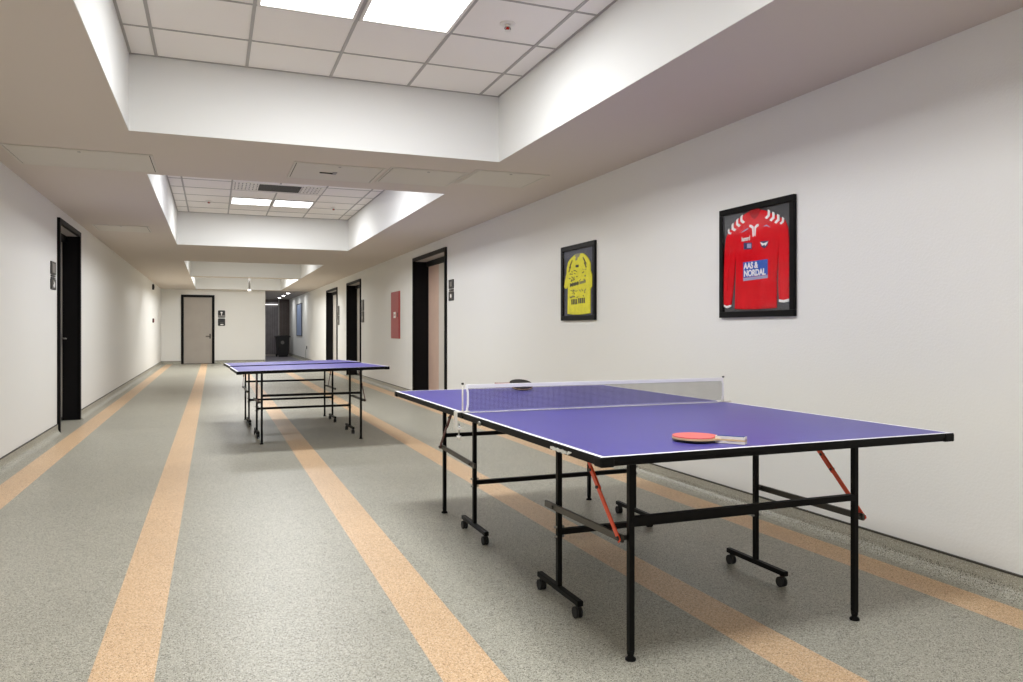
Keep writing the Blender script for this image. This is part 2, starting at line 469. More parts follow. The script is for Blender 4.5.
sprinkler(-.06, 11.80, 'small sprinkler on the second recess ceiling, left of its lit panels')
sprinkler(1.70, 11.78, 'small sprinkler on the second recess ceiling, right of its lit panels')

# air grille in the second recess
r = empty('air_grille', (.80, 10.43, ZC), label='ceiling air grille with a dark slotted middle above the lit panels', cat='air vent')
f = MB()
for a in ((-.57, .57, -.285, -.255), (-.57, .57, .255, .285), (-.57, -.55, -.255, .255), (.55, .57, -.255, .255)): f.box(*a, -.012, 0, 'plastic_white', .002)
f.build('frame', r)
g = MB(); g.box(-.25, .27, -.24, .24, -.004, -.001, 'gap')
for k in range(12): y = -.225 + k*.041; g.box(-.25, .27, y-.009, y+.009, -.010, -.003, 'vent_dark')
g.build('dark_slots', r)
for x0, x1 in ((-.545, -.265), (.285, .545)):
    g = MB(); g.box(x0, x1, -.25, .25, -.003, -.001, 'sign_grey')
    k = x0+.01
    while k < x1-.02: g.box(k, k+.03, -.25, .25, -.010, -.003, 'plastic_white'); k += .045
    for yy in (-.12, .0, .12): g.box(x0, x1, yy-.01, yy+.01, -.011, -.003, 'plastic_white')
    g.build('side_slots', r)

# soffit hatches
def hatch(x0, x1, y0, y1, label, group, ajar=False):
    r = empty('access_hatch', ((x0+x1)/2, (y0+y1)/2, ZS), label=label, cat='access hatch', group=group)
    w, d = (x1-x0)/2, (y1-y0)/2
    f = MB(); t = .018
    for a in ((-w, w, -d, -d+t), (-w, w, d-t, d), (-w, -w+t, -d+t, d-t), (w-t, w, -d+t, d-t)): f.box(*a, -.006, 0, 'hatch', .0015)
    f.build('frame', r)
    g = MB(); g.box(-w+t, w-t, -d+t, d-t, -.0012, -.0002, 'gap'); g.build('gap', r)
    p = MB(); e = .006; p.box(-w+t+e, w-t-e, -d+t+e, d-t-e, -.006, -.001, 'hatch', .001)
    p.tube([(0, -d+t+.05, -.006), (0, -d+t+.05, -.0085)], .012, 'steel', 12)
    if ajar:
        p.box(-w+t+.22, -w+t+.33, -.012, .006, -.013, -.006, 'gap'); p.box(-w+t+.32, -w+t+.36, -.05, .05, -.010, -.006, 'steel')
    p.build('hatch_panel', r)
hatch(-1.44, -.435, 6.44, 7.15, 'wide flush hatch in the soffit on the left, before the doorway', 'soffit access hatches')
hatch(-1.44, -.78, 10.92, 11.58, 'flush hatch in the left soffit, beyond the left doorway top', 'soffit access hatches')
hatch(.60, 1.335, 6.28, 6.94, 'beam hatch with a dark latch slot, leftmost of three in a row', 'soffit access hatches', True)
hatch(1.36, 2.03, 6.20, 6.86, 'plain beam hatch, middle of three in a row', 'soffit access hatches')
hatch(2.05, 2.71, 6.04, 6.66, 'plain soffit hatch nearest the right wall, last of three in a row', 'soffit access hatches')

# pale pole in the far recess
r = empty('ceiling_pole', (1.0, 24.0, ZC), label='pale pole hanging from the farthest ceiling recess', cat='pole')
MB().box(-.09, .09, -.09, .09, -.015, 0, 'plastic_white', .003).build('mounting_plate', r)
MB().tube([(0, 0, -.01), (0, 0, -.66)], .03, 'sign_grey', 16).build('pole', r)
MB().tube([(0, 0, -.66), (0, 0, -.70), (0, 0, -.73)], [.045, .045, .025], 'plastic_white', 16).build('end_cap', r)

# passage downlights
for k, (x, y) in enumerate(((2.52, 28.7), (2.54, 30.8), (2.55, 33.0))):
    r = empty('downlight', (x, y, ZS), label=('small round downlight in the passage ceiling, ' + ('nearest', 'middle', 'farthest')[k] + ' of three'), cat='downlight', group='passage downlights')
    b = MB(); n = 24; i = b.slot('plastic_white')
    b.tube([(0, 0, 0), (0, 0, -.012), (0, 0, -.012), (0, 0, -.003)], [.095, .09, .07, .065], 'plastic_white', n, caps=False); b.build('trim_ring', r)
    MB().tube([(0, 0, -.001), (0, 0, -.014), (0, 0, -.026)], [.068, .064, .03], 'small_light', n).build('lamp', r)
    la = bpy.data.lights.new('spot_lamp', 'AREA'); la.shape = 'DISK'; la.size = .12; la.energy = 9; la.color = (.97, .99, 1)
    lo = bpy.data.objects.new('spot_lamp', la); COL.objects.link(lo); lo.parent = r; lo.location = (0, 0, -.03)

# ------------------------------------------------------------------ wall things
def plate_poly(w, h, rad, n=5):
    pts = []
    for cx, cz, a0 in ((w/2-rad, h/2-rad, 0), (-w/2+rad, h/2-rad, 90), (-w/2+rad, -h/2+rad, 180), (w/2-rad, -h/2+rad, 270)):
        for k in range(n+1):
            a = math.radians(a0 + 90*k/n); pts.append((cx+rad*math.cos(a), cz+rad*math.sin(a)))
    return pts
def shifted(pts, dx, dz): return [(p[0]+dx, p[1]+dz) for p in pts]
def disc(cx, cz, rx, rz, n=20): return [(cx+rx*math.cos(2*PI*k/n), cz+rz*math.sin(2*PI*k/n)) for k in range(n)]

# local frame of wall things: x to the viewer's right, -y towards the viewer, z up
R_RIGHT, R_LEFT = -PI/2, PI/2

# far end sign
r = empty('door_sign', (.258, YF, 1.523), label='black two-plate sign with white marks beside the far end door', cat='sign', group='door signs')
b = MB(); b.prism(shifted(plate_poly(.225, .25, .03), 0, .135), 'y', -.012, 0, 'sign_black')
b.prism(disc(0, .185, .035, .028), 'y', -.014, -.012, 'white_label'); b.prism([(-.012, .09), (.012, .09), (.012, .17), (-.012, .17)], 'y', -.0145, -.012, 'white_label')
b.box(-.105, .105, -.014, -.012, .02, .10, 'sign_grey'); b.build('upper_plate', r)
b = MB(); b.prism(shifted(plate_poly(.225, .25, .03), 0, -.135), 'y', -.012, 0, 'sign_black')
b.prism(disc(.01, -.215, .055, .018), 'y', -.014, -.012, 'white_label'); b.box(-.05, .06, -.014, -.012, -.15, -.142, 'sign_grey'); b.build('lower_plate', r)
# left door sign
r = empty('door_sign', (XL, 9.27, 1.70), R_LEFT, label='black two-plate sign on the left wall beside its doorway', cat='sign', group='door signs')
b = MB(); b.prism(shifted(plate_poly(.25, .135, .006), 0, .078), 'y', -.012, 0, 'sign_black'); b.box(-.07, .08, -.014, -.012, .03, .125, 'sign_grey'); b.build('upper_plate', r)
b = MB()
for z0 in (-.027, -.005): b.box(-.11, .11, -.010, 0, z0-.007, z0+.007, 'sign_black')
b.build('text_strip', r)
b = MB(); b.prism(shifted(plate_poly(.25, .11, .006), 0, -.092), 'y', -.012, 0, 'sign_black')
b.prism([(-.02, -.05), (.06, -.08), (.05, -.11), (.02, -.13), (-.04, -.11), (.005, -.085)], 'y', -.014, -.012, 'white_label'); b.build('lower_plate', r)
# right near door sign
r = empty('door_sign', (XR, 10.34, 1.695), R_RIGHT, label='black two-plate sign with pale squares beside the tan-leaf doorway', cat='sign', group='door signs')
b = MB(); b.prism(shifted(plate_poly(.22, .125, .006), 0, .078), 'y', -.012, 0, 'sign_black'); b.box(-.05, .05, -.014, -.012, .045, .11, 'sign_grey'); b.build('upper_plate', r)
b = MB(); b.box(-.10, .10, -.010, 0, -.022, .004, 'sign_black'); b.box(-.06, -.01, -.011, -.01, -.016, -.002, 'sign_grey'); b.build('text_strip', r)
b = MB(); b.prism(shifted(plate_poly(.22, .125, .006), 0, -.092), 'y', -.012, 0, 'sign_black'); b.prism(disc(0, -.09, .035, .028), 'y', -.014, -.012, 'white_label'); b.build('lower_plate', r)
# far right door signs
for (y, zc, hh, lab) in ((17.18, 1.55, .52, 'tall dark sign board beside the second doorway on the right wall'), (20.75, 1.515, .52, 'tall dark sign board beside the last doorway on the right wall')):
    r = empty('door_sign', (XR, y, zc), R_RIGHT, label=lab, cat='sign', group='door signs')
    b = MB(); b.prism(shifted(plate_poly(.26, .25, .02), 0, .13), 'y', -.02, 0, 'sign_dim'); b.box(-.07, .07, -.022, -.02, .09, .20, 'sign_grey'); b.build('upper_plate', r)
    b = MB(); b.prism(shifted(plate_poly(.26, .25, .02), 0, -.13), 'y', -.02, 0, 'sign_dim'); b.prism(disc(0, -.15, .05, .04), 'y', -.022, -.02, 'grey_lining'); b.build('lower_plate', r)

# fire hose cabinet
r = empty('hydrant_cabinet', (XR, 13.86, 1.40), R_RIGHT, label='dull red fire hose cabinet set on the right wall', cat='fire cabinet')
b = MB(); b.box(-.345, .345, -.018, 0, -.43, .43, 'fire_red', .004); b.build('cabinet_frame', r)
b = MB(); b.box(-.315, .315, -.026, -.018, -.40, .40, 'fire_red', .003)
d = b.build('cabinet_door', r)
b = MB(); b.box(-.09, .09, -.0275, -.0255, -.055, .055, 'white_label'); b.box(-.075, .075, -.0285, -.0270, -.008, .008, 'fire_red'); b.build('white_label', d)
b = MB(); b.box(.25, .28, -.034, -.0255, -.04, .04, 'dark_steel', .003); b.build('latch', d)

# left wall small devices near the far corner
r = empty('wall_mounted_sounder', (XL, 23.4, 2.32), R_LEFT, label='small dark box high on the left wall near the far corner', cat='alarm')
MB().box(-.06, .06, -.05, 0, -.075, .075, 'sign_black', .01).build('box_body', r)
MB().tube([(0, -.05, 0), (0, -.058, 0)], .035, 'sign_dim', 16).build('speaker_grille', r)
r = empty('wall_mounted_call_point', (XL, 23.55, 1.39), R_LEFT, label='small dark and red call point on the left wall below the dark box', cat='call point')
MB().box(-.07, .07, -.03, 0, -.06, .06, 'sign_black', .006).build('back_box', r)
MB().box(.0, .065, -.038, -.03, -.045, .045, 'fire_red', .004).build('press_plate', r)

# socket with a cable in the passage
r = empty('wall_socket', (XR, 28.2, .5), R_RIGHT, label='small wall socket with a thin cable hanging to the floor in the passage', cat='socket')
MB().box(-.05, .05, -.02, 0, -.05, .05, 'dark_steel', .004).build('socket_plate', r)
MB().tube([(0, -.025, -.03), (0, -.05, -.12), (-.03, -.04, -.3), (-.05, -.03, -.42), (-.05, -.06, -.49)], .007, 'cable', 8).build('cable', r)

# made-up blue-grey panel standing in for a bluish reflection on the passage wall
r = empty('reflection_panel', (XR, 30.7, 1.52), R_RIGHT, label='tall blue-grey panel standing in for a bluish reflection on the right passage wall', cat='panel')
b = MB(); 
for a in ((-.95, .95, .60, .63), (-.95, .95, -.63, -.60), (-.95, -.92, -.60, .60), (.92, .95, -.60, .60)): b.box(a[0], a[1], -.03, 0, a[2], a[3], 'dark_steel')
b.build('panel_frame', r)
MB().box(-.92, .92, -.02, 0, -.60, .60, 'blue_reflection').build('reflection_sheet', r)

# wheelie bin
r = empty('waste_bin', (2.72, 33.6, 0), .12, label='black plastic waste bin with a pale round label at the passage end', cat='bin')
b = MB(); n = 'bin'
b.prism([(-.20, .06), (.20, .06), (.25, .82), (-.25, .82)], 'y', -.22, .22, n); bo = b.build('bin_body', r)
MB().prism(disc(-.04, .60, .075, .075), 'y', -.224, -.219, 'sign_grey').build('round_label', bo)
b = MB(); b.prism([(-.29, .82), (.29, .82), (.28, .86), (.16, .90), (-.08, .90), (-.28, .86)], 'y', -.27, .27, n); b.build('lid', r)
for s in (-1, 1): MB().tube([(s*.19, .18, .06), (s*.23, .18, .06)], .06, 'rubber', 16).build('wheel', r)
MB().box(-.18, .18, -.20, -.14, 0, .065, n, .006).build('foot', r)

# ------------------------------------------------------------------ framed jerseys
def frame_root(name, y, z, label):
    return empty(name, (XR, y, z), R_RIGHT, label=label, cat='framed jersey', group='framed jerseys on the right wall')
def cloth(poly, y0, y1, m, pillow=.004):
    """cloth cut-out with a rounded edge: outline at y0, inset lifted outline at y1 (towards viewer)"""
    b = MB(); i = b.slot(m)
    cx = sum(p[0] for p in poly)/len(poly); cz = sum(p[1] for p in poly)/len(poly)
    f = b.bm.faces.new([b.bm.verts.new((p[0], y0, p[1])) for p in poly])
    bmesh.ops.recalc_face_normals(b.bm, faces=[f])
    if f.normal.y > 0: f.normal_flip()
    f.material_index = i
    r = bmesh.ops.extrude_face_region(b.bm, geom=[f])
    vs = [e for e in r['geom'] if isinstance(e, bmesh.types.BMVert)]
    for v in vs: v.co.y = y1
    top = [e for e in r['geom'] if isinstance(e, bmesh.types.BMFace)]
    bmesh.ops.inset_region(b.bm, faces=top, thickness=pillow, depth=pillow*.6, use_even_offset=True)
    bmesh.ops.recalc_face_normals(b.bm, faces=b.bm.faces)
    for f in b.bm.faces: f.material_index = i
    return b
def picture_shell(r, hw, hh, bar, m_mat):
    f = MB()
    for (x0, x1, z0, z1) in ((-hw, hw, hh-bar, hh), (-hw, hw, -hh, -hh+bar), (-hw, -hw+bar, -hh+bar, hh-bar), (hw-bar, hw, -hh+bar, hh-bar)):
        f.box(x0, x1, -.024, 0, z0, z1, 'picture_frame', .003)
    f.build('frame', r)
    MB().box(-hw+bar, hw-bar, -.006, 0, -hh+bar, hh-bar, m_mat).build('backing_board', r)
    MB().box(-hw+bar, hw-bar, -.0225, -.0205, -hh+bar, hh-bar, 'glass').build('glass_pane', r)

rj = frame_root('framed_jersey', 3.848, 1.557, 'framed red long-sleeved jersey with white lettering on a blue patch')
picture_shell(rj, .348, .352, .038, 'mat_grey')
body = [(-.089,.300),(-.150,.280),(-.198,.261),(-.215,.20),(-.190,.10),(-.187,0),(-.192,-.15),(-.198,-.297),(-.1,-.302),(.008,-.304),(.1,-.303),(.189,-.300),(.191,-.112),(.200,0),(.214,.09),(.232,.197),(.20,.245),(.086,.294),(.055,.302),(.0,.262),(-.055,.306)]
lsl = [(-.103,.292),(-.18,.258),(-.263,.205),(-.290,.165),(-.303,.10),(-.312,-.05),(-.318,-.18),(-.322,-.262),(-.280,-.276),(-.236,-.270),(-.224,-.207),(-.207,-.10),(-.198,0),(-.190,.10),(-.16,.2)]
rsl = [(.086,.294),(.18,.254),(.261,.212),(.285,.165),(.296,.08),(.297,-.057),(.295,-.25),(.252,-.256),(.211,-.250),(.204,-.15),(.207,-.02),(.213,.075),(.18,.2)]
jb = cloth(body, -.006, -.013, 'red_cloth', .006).build('jersey', rj)
sl1 = cloth(lsl, -.0062, -.0115, 'red_cloth', .005).build('sleeve', jb)
sl2 = cloth(rsl, -.0062, -.0115, 'red_cloth', .005).build('sleeve', jb)
cloth([(-.322,-.262),(-.280,-.276),(-.236,-.270),(-.240,-.283),(-.280,-.292),(-.322,-.276)], -.006, -.0125, 'white_cloth', .002).build('cuff', jb)
cloth([(.295,-.25),(.252,-.256),(.211,-.250),(.212,-.266),(.252,-.271),(.294,-.266)], -.006, -.0125, 'white_cloth', .002).build('cuff', jb)
# shoulder chevrons
def chev(cx, cz, ang, s, m='white_cloth'):
    cv = MB()
    c, q = math.cos(ang), math.sin(ang)
    shape = [(-.014, .027), (.006, .027), (.022, 0), (.006, -.027), (-.014, -.027), (.001, 0)]
    cv.prism([(cx + (x*c - z*q)*s, cz + (x*q + z*c)*s) for x, z in shape], 'y', -.0185, -.014, m)
    cv.build('shoulder_chevron', jb)
for (x, z, a) in ((-.116,.266,205), (-.158,.249,208), (-.204,.226,215), (-.246,.203,222)): chev(x, z, math.radians(a), 1.0 if x > -.24 else .75)
for (x, z, a) in ((.120,.264,-30), (.161,.245,-28), (.203,.226,-28), (.244,.209,-35)): chev(x, z, math.radians(a), 1.0 if x < .24 else .75)
# collar and v placket
b = MB(); b.prism([(-.055,.306),(-.03,.316),(.03,.316),(.055,.302),(.03,.268),(0,.252),(-.03,.268)], 'y', -.0175, -.010, 'red_dark'); b.build('collar', jb)
b = MB()
b.prism([(-.050,.212),(-.046,.224),(-.026,.220),(-.008,.206),(-.006,.148),(-.017,.144),(-.022,.198)], 'y', -.019, -.014, 'white_cloth')
b.prism([(.040,.207),(.036,.219),(.018,.217),(.000,.204),(-.001,.150),(.009,.146),(.014,.195)], 'y', -.019, -.014, 'white_cloth'); b.build('neck_trim', jb)
b = MB()
b.prism([(-.135,.183),(-.09,.199),(-.06,.205),(-.062,.199),(-.09,.190)], 'y', -.018, -.014, 'grey_print'); b.build('shoulder_print', jb)
b = MB(); b.prism([(.078,.197),(.11,.205),(.145,.183),(.11,.196)], 'y', -.018, -.014, 'grey_print'); b.build('shoulder_print', jb)
text_mesh('hummel', .040, 'white_cloth', 'chest_lettering', jb, (-.122, -.0185, .128), bold=.0012, sx=.62)
b = MB(); b.prism([(-.103,.117),(-.026,.111),(-.026,.070),(-.103,.075)], 'y', -.018, -.014, 'navy_print'); b.prism([(-.070,.108),(-.032,.105),(-.032,.078),(-.070,.081)], 'y', -.0185, -.017, 'grey_print'); b.build('small_patch', jb)
b = MB(); b.prism([(.055,.110),(.124,.106),(.120,.080),(.090,.062),(.060,.078)], 'y', -.018, -.014, 'navy_print')
b.prism([(.050,.106),(.085,.094),(.128,.102),(.112,.088),(.100,.074),(.092,.086),(.072,.080)], 'y', -.0188, -.0175, 'white_cloth'); b.build('crest', jb)
b = MB(); b.prism([(-.108,-.006),(.120,-.004),(.120,-.098),(-.108,-.103)], 'y', -.018, -.014, 'blue_print'); b.prism([(-.108,-.105),(.120,-.100),(.120,-.118),(-.108,-.124)], 'y', -.018, -.014, 'grey_print'); bp = b.build('blue_patch', jb)
text_mesh('AAS &', .054, 'white_cloth', 'patch_lettering', bp, (-.100, -.0188, -.049), bold=.0018, sx=.90)
text_mesh('NORDAL', .054, 'white_cloth', 'patch_lettering', bp, (-.100, -.0188, -.096), bold=.0018, sx=.91)
# folds across the hem
b = MB()
for pts in ([(-.17,-.235,.0),(-.05,-.215,.0),(.07,-.225,.0),(.17,-.255,0)], [(-.18,-.272,0),(-.02,-.245,0),(.12,-.252,0),(.18,-.275,0)], [(.185,-.02,0),(.17,-.10,0),(.15,-.17,0),(.10,-.22,0)], [(-.24,.1,0),(-.262,-.05,0),(-.275,-.22,0)], [(.25,.1,0),(.258,-.05,0),(.255,-.22,0)]):
    b.tube([(p[0], -.0125, p[1]) for p in pts], [.002]+[.0055]*(len(pts)-2)+[.002], 'red_cloth', 10)
b.build('fold', jb)

ry = frame_root('framed_jersey', 6.312, 1.564, 'framed yellow shirt covered in dark scribbles, hung beyond the red jersey')
picture_shell(ry, .349, .350, .044, 'mat_blue')
sh = [(0,.262),(-.05,.262),(-.079,.253),(-.15,.23),(-.205,.202),(-.232,.15),(-.237,.10),(-.27,.04),(-.292,-.027),(-.27,-.048),(-.237,-.044),(-.210,-.02),(-.214,-.15),(-.221,-.287),(-.1,-.297),(.013,-.299),(.13,-.297),(.243,-.290),(.246,-.18),(.247,-.076),(.262,-.062),(.285,-.05),(.297,.025),(.27,.06),(.25,.09),(.247,.158),(.21,.20),(.161,.231),(.11,.255),(.05,.262)]
ys_ = cloth(sh, -.006, -.013, 'yellow_cloth', .006).build('shirt', ry)
rnd = random.Random(5)
def dash(x, z, w, h, a=0, m='ink', b=None):
    own = b is None
    if own: b = MB()
    c, q = math.cos(a), math.sin(a)
    b.prism([(x+u*c-v*q, z+u*q+v*c) for u, v in ((-w,-h),(w,-h),(w,h),(-w,h))], 'y', -.0185, -.0145, m)
    if own: b.build('scribble', ys_)
for (x, z, a) in ((-.15,.165,50),(-.128,.185,50),(-.16,.13,48),(.135,.195,-48),(.158,.175,-48),(.16,.145,-48)): dash(x, z, .032, .006, math.radians(a))
dash(-.005, .148, .03, .011); dash(-.02, .215, .02, .012, .3, 'ink_grey')
for k in range(44):                                                  # scribbled signatures
    z = rnd.choice((.105, .075, .045, .02, -.075, -.105, -.13)); x = rnd.uniform(-.17, .17)
    dash(x, z + rnd.uniform(-.008, .008), rnd.uniform(.008, .020), rnd.uniform(.002, .005), rnd.uniform(-.6, .6), rnd.choice(('ink', 'ink_grey', 'ink')))
b = MB()
for k in range(11): dash(-.15 + k*.017, -.02+k*.001, .006, .013 if k % 3 else .018, b=b)
for k in range(9): dash(.05 + k*.014, -.009+k*.001, .005, .012, 0, 'ink_grey', b=b)
b.build('chest_print', ys_)
b = MB()
for k in range(4): dash(-.115 + k*.032, -.178, .010, .024, .12, b=b)
for k in range(4): dash(.03 + k*.036, -.172, .012, .024, .05, b=b)
b.build('waist_print', ys_)
b = MB(); b.prism([(-.06,.262),(.06,.262),(.035,.232),(0,.222),(-.035,.232)], 'y', -.018, -.012, 'ink_grey'); b.build('neckline', ys_)

# ------------------------------------------------------------------ table tennis tables
TW, TL, TZ = .745, 1.35, .74        # half width, length of a half, top height
LX, LYO, LYI = .497, 1.125, .545

def make_table(name, label, near_brace, net_line=True):
    r = empty(name, label=label, cat='table tennis table', group='table tennis tables')
    for s in (-1, 1):                # s=-1 the near half
        y0, y1 = s*.006, s*TL
        zt = TZ
        b = MB(); lw = .017; t = .016
        ya, yb = min(y0, y1), max(y0, y1)
        # top face cut into playing field and border lines
        na, nb = (lw if (s > 0 or True) else 0), lw
        ia = ya + (lw if s < 0 else (.012 if net_line else 0)); ib = yb - (lw if s > 0 else (.012 if net_line else 0))
        xa, xb = -TW, TW
        F = lambda x0_, x1_, y0_, y1_, m: b.quad([(x0_, y0_, zt), (x1_, y0_, zt), (x1_, y1_, zt), (x0_, y1_, zt)], m)
        F(xa, xa+lw, ya, yb, 'white_line'); F(xb-lw, xb, ya, yb, 'white_line')
        if ia > ya: F(xa+lw, xb-lw, ya, ia, 'white_line')
        if ib < yb: F(xa+lw, xb-lw, ib, yb, 'white_line')
        F(xa+lw, xb-lw, ia, ib, 'blue_top')
        b.box(xa, xb, ya, yb, zt-t, zt, 'black_edge', skip=('top',))
        tp = b.build('tabletop', r)
        # steel apron under the rim
        b = MB(); az0, az1, th = TZ-.030, TZ-t, .022
        ins = .004
        b.box(xa+ins, xa+ins+th, ya+ins, yb-ins, az0, az1, 'black_edge', .002); b.box(xb-ins-th, xb-ins, ya+ins, yb-ins, az0, az1, 'black_edge', .002)
        b.box(xa+ins+th, xb-ins-th, ya+ins, ya+ins+th, az0, az1, 'black_edge', .002); b.box(xa+ins+th, xb-ins-th, yb-ins-th, yb-ins, az0, az1, 'black_edge', .002)
        b.box(xa+ins+th, xb-ins-th, (ya+yb)/2-.015, (ya+yb)/2+.015, az0, az1, 'black_edge')
        ap = b.build('apron', r)
        for sx in (-1, 1):
            c = MB(); c.box(sx*(TW-.045), sx*(TW+.003), s*(TL-.045), s*(TL+.003), TZ-.032, TZ-.002, 'black_edge', .005, seg=3); c.build('corner_cap', r)
        # legs
        for sx in (-1, 1):
            lx = sx*LX
            b = MB(); b.tube([(lx, s*LYO, .03), (lx, s*LYO, TZ-.028)], .0100, 'black_steel', square=True)
            b.box(lx-.02, lx+.02, s*LYO-.02, s*LYO+.02, TZ-.033, TZ-.0165, 'black_steel')
            lg = b.build('leg', r)
            f = MB(); f.tube([(lx, s*LYO, 0), (lx, s*LYO, .006), (lx, s*LYO, .014), (lx, s*LYO, .022), (lx, s*LYO, .034)], [.019, .019, .010, .013, .013], 'black_steel', 14); f.build('levelling_foot', lg)
            b = MB(); b.tube([(lx, s*LYI, .066), (lx, s*LYI, TZ-.028)], .0100, 'black_steel', square=True)
            b.box(lx-.02, lx+.02, s*LYI-.02, s*LYI+.02, TZ-.033, TZ-.0165, 'black_steel')
            for zz in (.275, .315): b.tube([(lx-.022, s*LYI, zz), (lx+.022, s*LYI, zz)], .005, 'steel', 8)
            b.build('leg', r)
            # caster bar with its two casters
            b = MB(); b.box(lx-.0125, lx+.0125, s*LYI-.20, s*LYI+.20, .052, .074, 'black_steel', .003); cb = b.build('caster_bar', r)
            for sy in (-1, 1):
                wy = s*LYI + sy*.175
                b = MB()
                b.tube([(lx, wy, .056), (lx, wy, .046)], .010, 'dark_steel', 10)
                b.tube([(lx-.014, wy+.004, .0225), (lx-.004, wy+.004, .0225)], .0225, 'rubber', 18); b.tube([(lx+.004, wy+.004, .0225), (lx+.014, wy+.004, .0225)], .0225, 'rubber', 18)
                b.box(lx-.004, lx+.004, wy-.010, wy+.012, .018, .048, 'rubber', .002); b.build('caster', cb)
            # linkage bar and folding brace on the outside
            ox = lx + sx*(.024 if sx < 0 else .034)
            bi, bo_, zo = (LYI-.08, LYO-.01, .412) if sx < 0 else (LYI-.02, LYO+.012, .397)
            b = MB(); b.prism([(s*bi, .385), (s*bo_, zo-.0125), (s*bo_, zo+.0125), (s*bi, .41)], 'x', ox-.005, ox+.005, 'grey_bar')
            b.tube([(lx, s*LYI, .397), (ox+sx*.012, s*LYI, .397)], .008, 'dark_steel', 10); b.tube([(lx, s*(bo_-.012), zo), (ox+sx*.014, s*(bo_-.012), zo)], .009, 'dark_steel', 10)
            b.build('linkage_bar', r)
            bx = ox + sx*.011
            m = near_brace if s < 0 else 'maroon'
            b = MB(); p0 = Vector((bx, s*(bo_-.012), zo)); p1 = Vector((bx, s*(LYO-.33), TZ-.025)); pm = p0.lerp(p1, .62)
            d = (p1-p0).normalized(); nrm = Vector((0, -d.z, d.y))
            def flat(a, c, hw, th, mm):
                i = b.slot(mm); vs = []
                for q in (a, c):
                    for u, v in ((-1,-1),(1,-1),(1,1),(-1,1)): vs.append(b.bm.verts.new(q + nrm*hw*u + Vector((th*v, 0, 0))))
                fs = [b.bm.faces.new([vs[j] for j in ix]) for ix in ((0,1,2,3),(7,6,5,4),(0,4,5,1),(1,5,6,2),(2,6,7,3),(3,7,4,0))]
                for ff in fs: ff.material_index = i
                bmesh.ops.recalc_face_normals(b.bm, faces=fs)
            flat(p0 - d*.012, pm + d*.03, .0095, .0022, m)
            off = Vector((-sx*.0045, 0, 0))
            flat(pm - d*.07 + off, p1 + off, .0085, .0022, m)
            for q in (p0, pm + d*.018, pm - d*.058): b.tube([q - Vector((.009, 0, 0)), q + Vector((.009, 0, 0))], .006, 'dark_steel', 10)
            b.build('folding_brace', r)
        b = MB(); b.tube([(-LX, s*LYO, .477), (LX, s*LYO, .477)], .0115, 'black_steel', square=True); b.build('cross_bar', r)
        b = MB(); b.tube([(-LX, s*LYI, .295), (LX, s*LYI, .295)], .0115, 'black_steel', square=True); b.build('cross_bar', r)
    return r

t1 = make_table('table_tennis_table', 'blue table tennis table with a net and bats on it, in the foreground', 'orange')
t1.location = (1.823, 3.405, 0)
# maker's sticker and a bolt on the left apron of the near half (not on the other table)
b = MB(); xs = -TW - .0005
rnd = random.Random(3); y = -.985
for k in range(7):
    h = .0065 if k % 2 else .0045; dy = -.018
    b.box(xs-.0012, xs+.006, y+dy*.75, y, TZ-.021-h, TZ-.021+h, 'sticker'); y += dy
b.prism([(y-.002, TZ-.029), (y-.012, TZ-.014), (y-.040, TZ-.014), (y-.022, TZ-.021)], 'x', xs-.0012, xs+.006, 'sticker')
b.build('maker_sticker', t1)
b = MB(); b.tube([(-TW-.006, -.25, TZ-.022), (-TW+.006, -.25, TZ-.022)], .010, 'steel', 12); b.build('bolt', t1)

t2 = make_table('table_tennis_table', 'blue table tennis table without a net, farther down the corridor', 'maroon', net_line=False)
t2.location = (.90, 9.045, 0); t2.rotation_euler[2] = math.radians(1.75); t2.scale.x = .985
def settle(table, dz, turn=0, nudge=0):
    '''the boards sit a little out of true on their frames; the leg tops follow'''
    for o in table.children:
        nm = o.name.split('.')[0]
        if nm in ('tabletop', 'apron', 'corner_cap', 'maker_sticker', 'bolt'):
            ys0 = [v.co.y for v in o.data.vertices]; far = sum(ys0)/len(ys0) > 0
            for v in o.data.vertices:
                x, y = v.co.x, v.co.y
                v.co.z += dz(x, y, far)
                v.co.x = x - turn*y; v.co.y = y + turn*x + (nudge if far else 0)
        elif nm == 'leg':
            for v in o.data.vertices:
                if v.co.z > .6: v.co.z += min(0, dz(v.co.x, v.co.y, v.co.y > 0)) - .001
settle(t1, lambda x, y, far: 0, turn=.009)
settle(t2, lambda x, y, far: .0115*x/TW + ((-.003 - .023*y/TL) if far else (.0035 - .0155*(1 + y/TL))), nudge=.012)

# net
nx = .757
rn = empty('table_tennis_net', (1.828-.01, 3.405, TZ), label='dark mesh net with white tape clamped across the foreground table', cat='net')
b = MB(); zb, zt2 = .010, .116; x0, x1 = -.712, .722
k = 0; th = .00042
n = 220
sag = lambda x: .0
for k in range(n+1):
    x = x0 + (x1-x0)*k/n
    b.box(x-th, x+th, -.0006, .0006, zb, zt2, 'net', skip=('top', 'bottom'))
for k in range(19):
    z = zb + (zt2-zb)*k/18
    b.box(x0, x1, -.0006, .0006, z-th, z+th, 'net', skip=('left', 'right'))
b.build('mesh', rn)
MB().box(x0-.006, x1+.006, -.004, .004, .112, .130, 'net_white', .0015).build('top_tape', rn)
for s, xx in ((-1, x0-.002), (1, x1+.002)):
    b = MB(); pts = [(xx + s*.0, 0, .004), (xx + s*.004, 0, .04), (xx + s*.004, 0, .09), (xx, 0, .126)] if s > 0 else [(xx, 0, .004), (xx+.006, 0, .04), (xx+.006, 0, .09), (xx-.002, 0, .126)]
    b.tube(pts, .0055, 'net_white', 10); b.build('side_tape', rn)
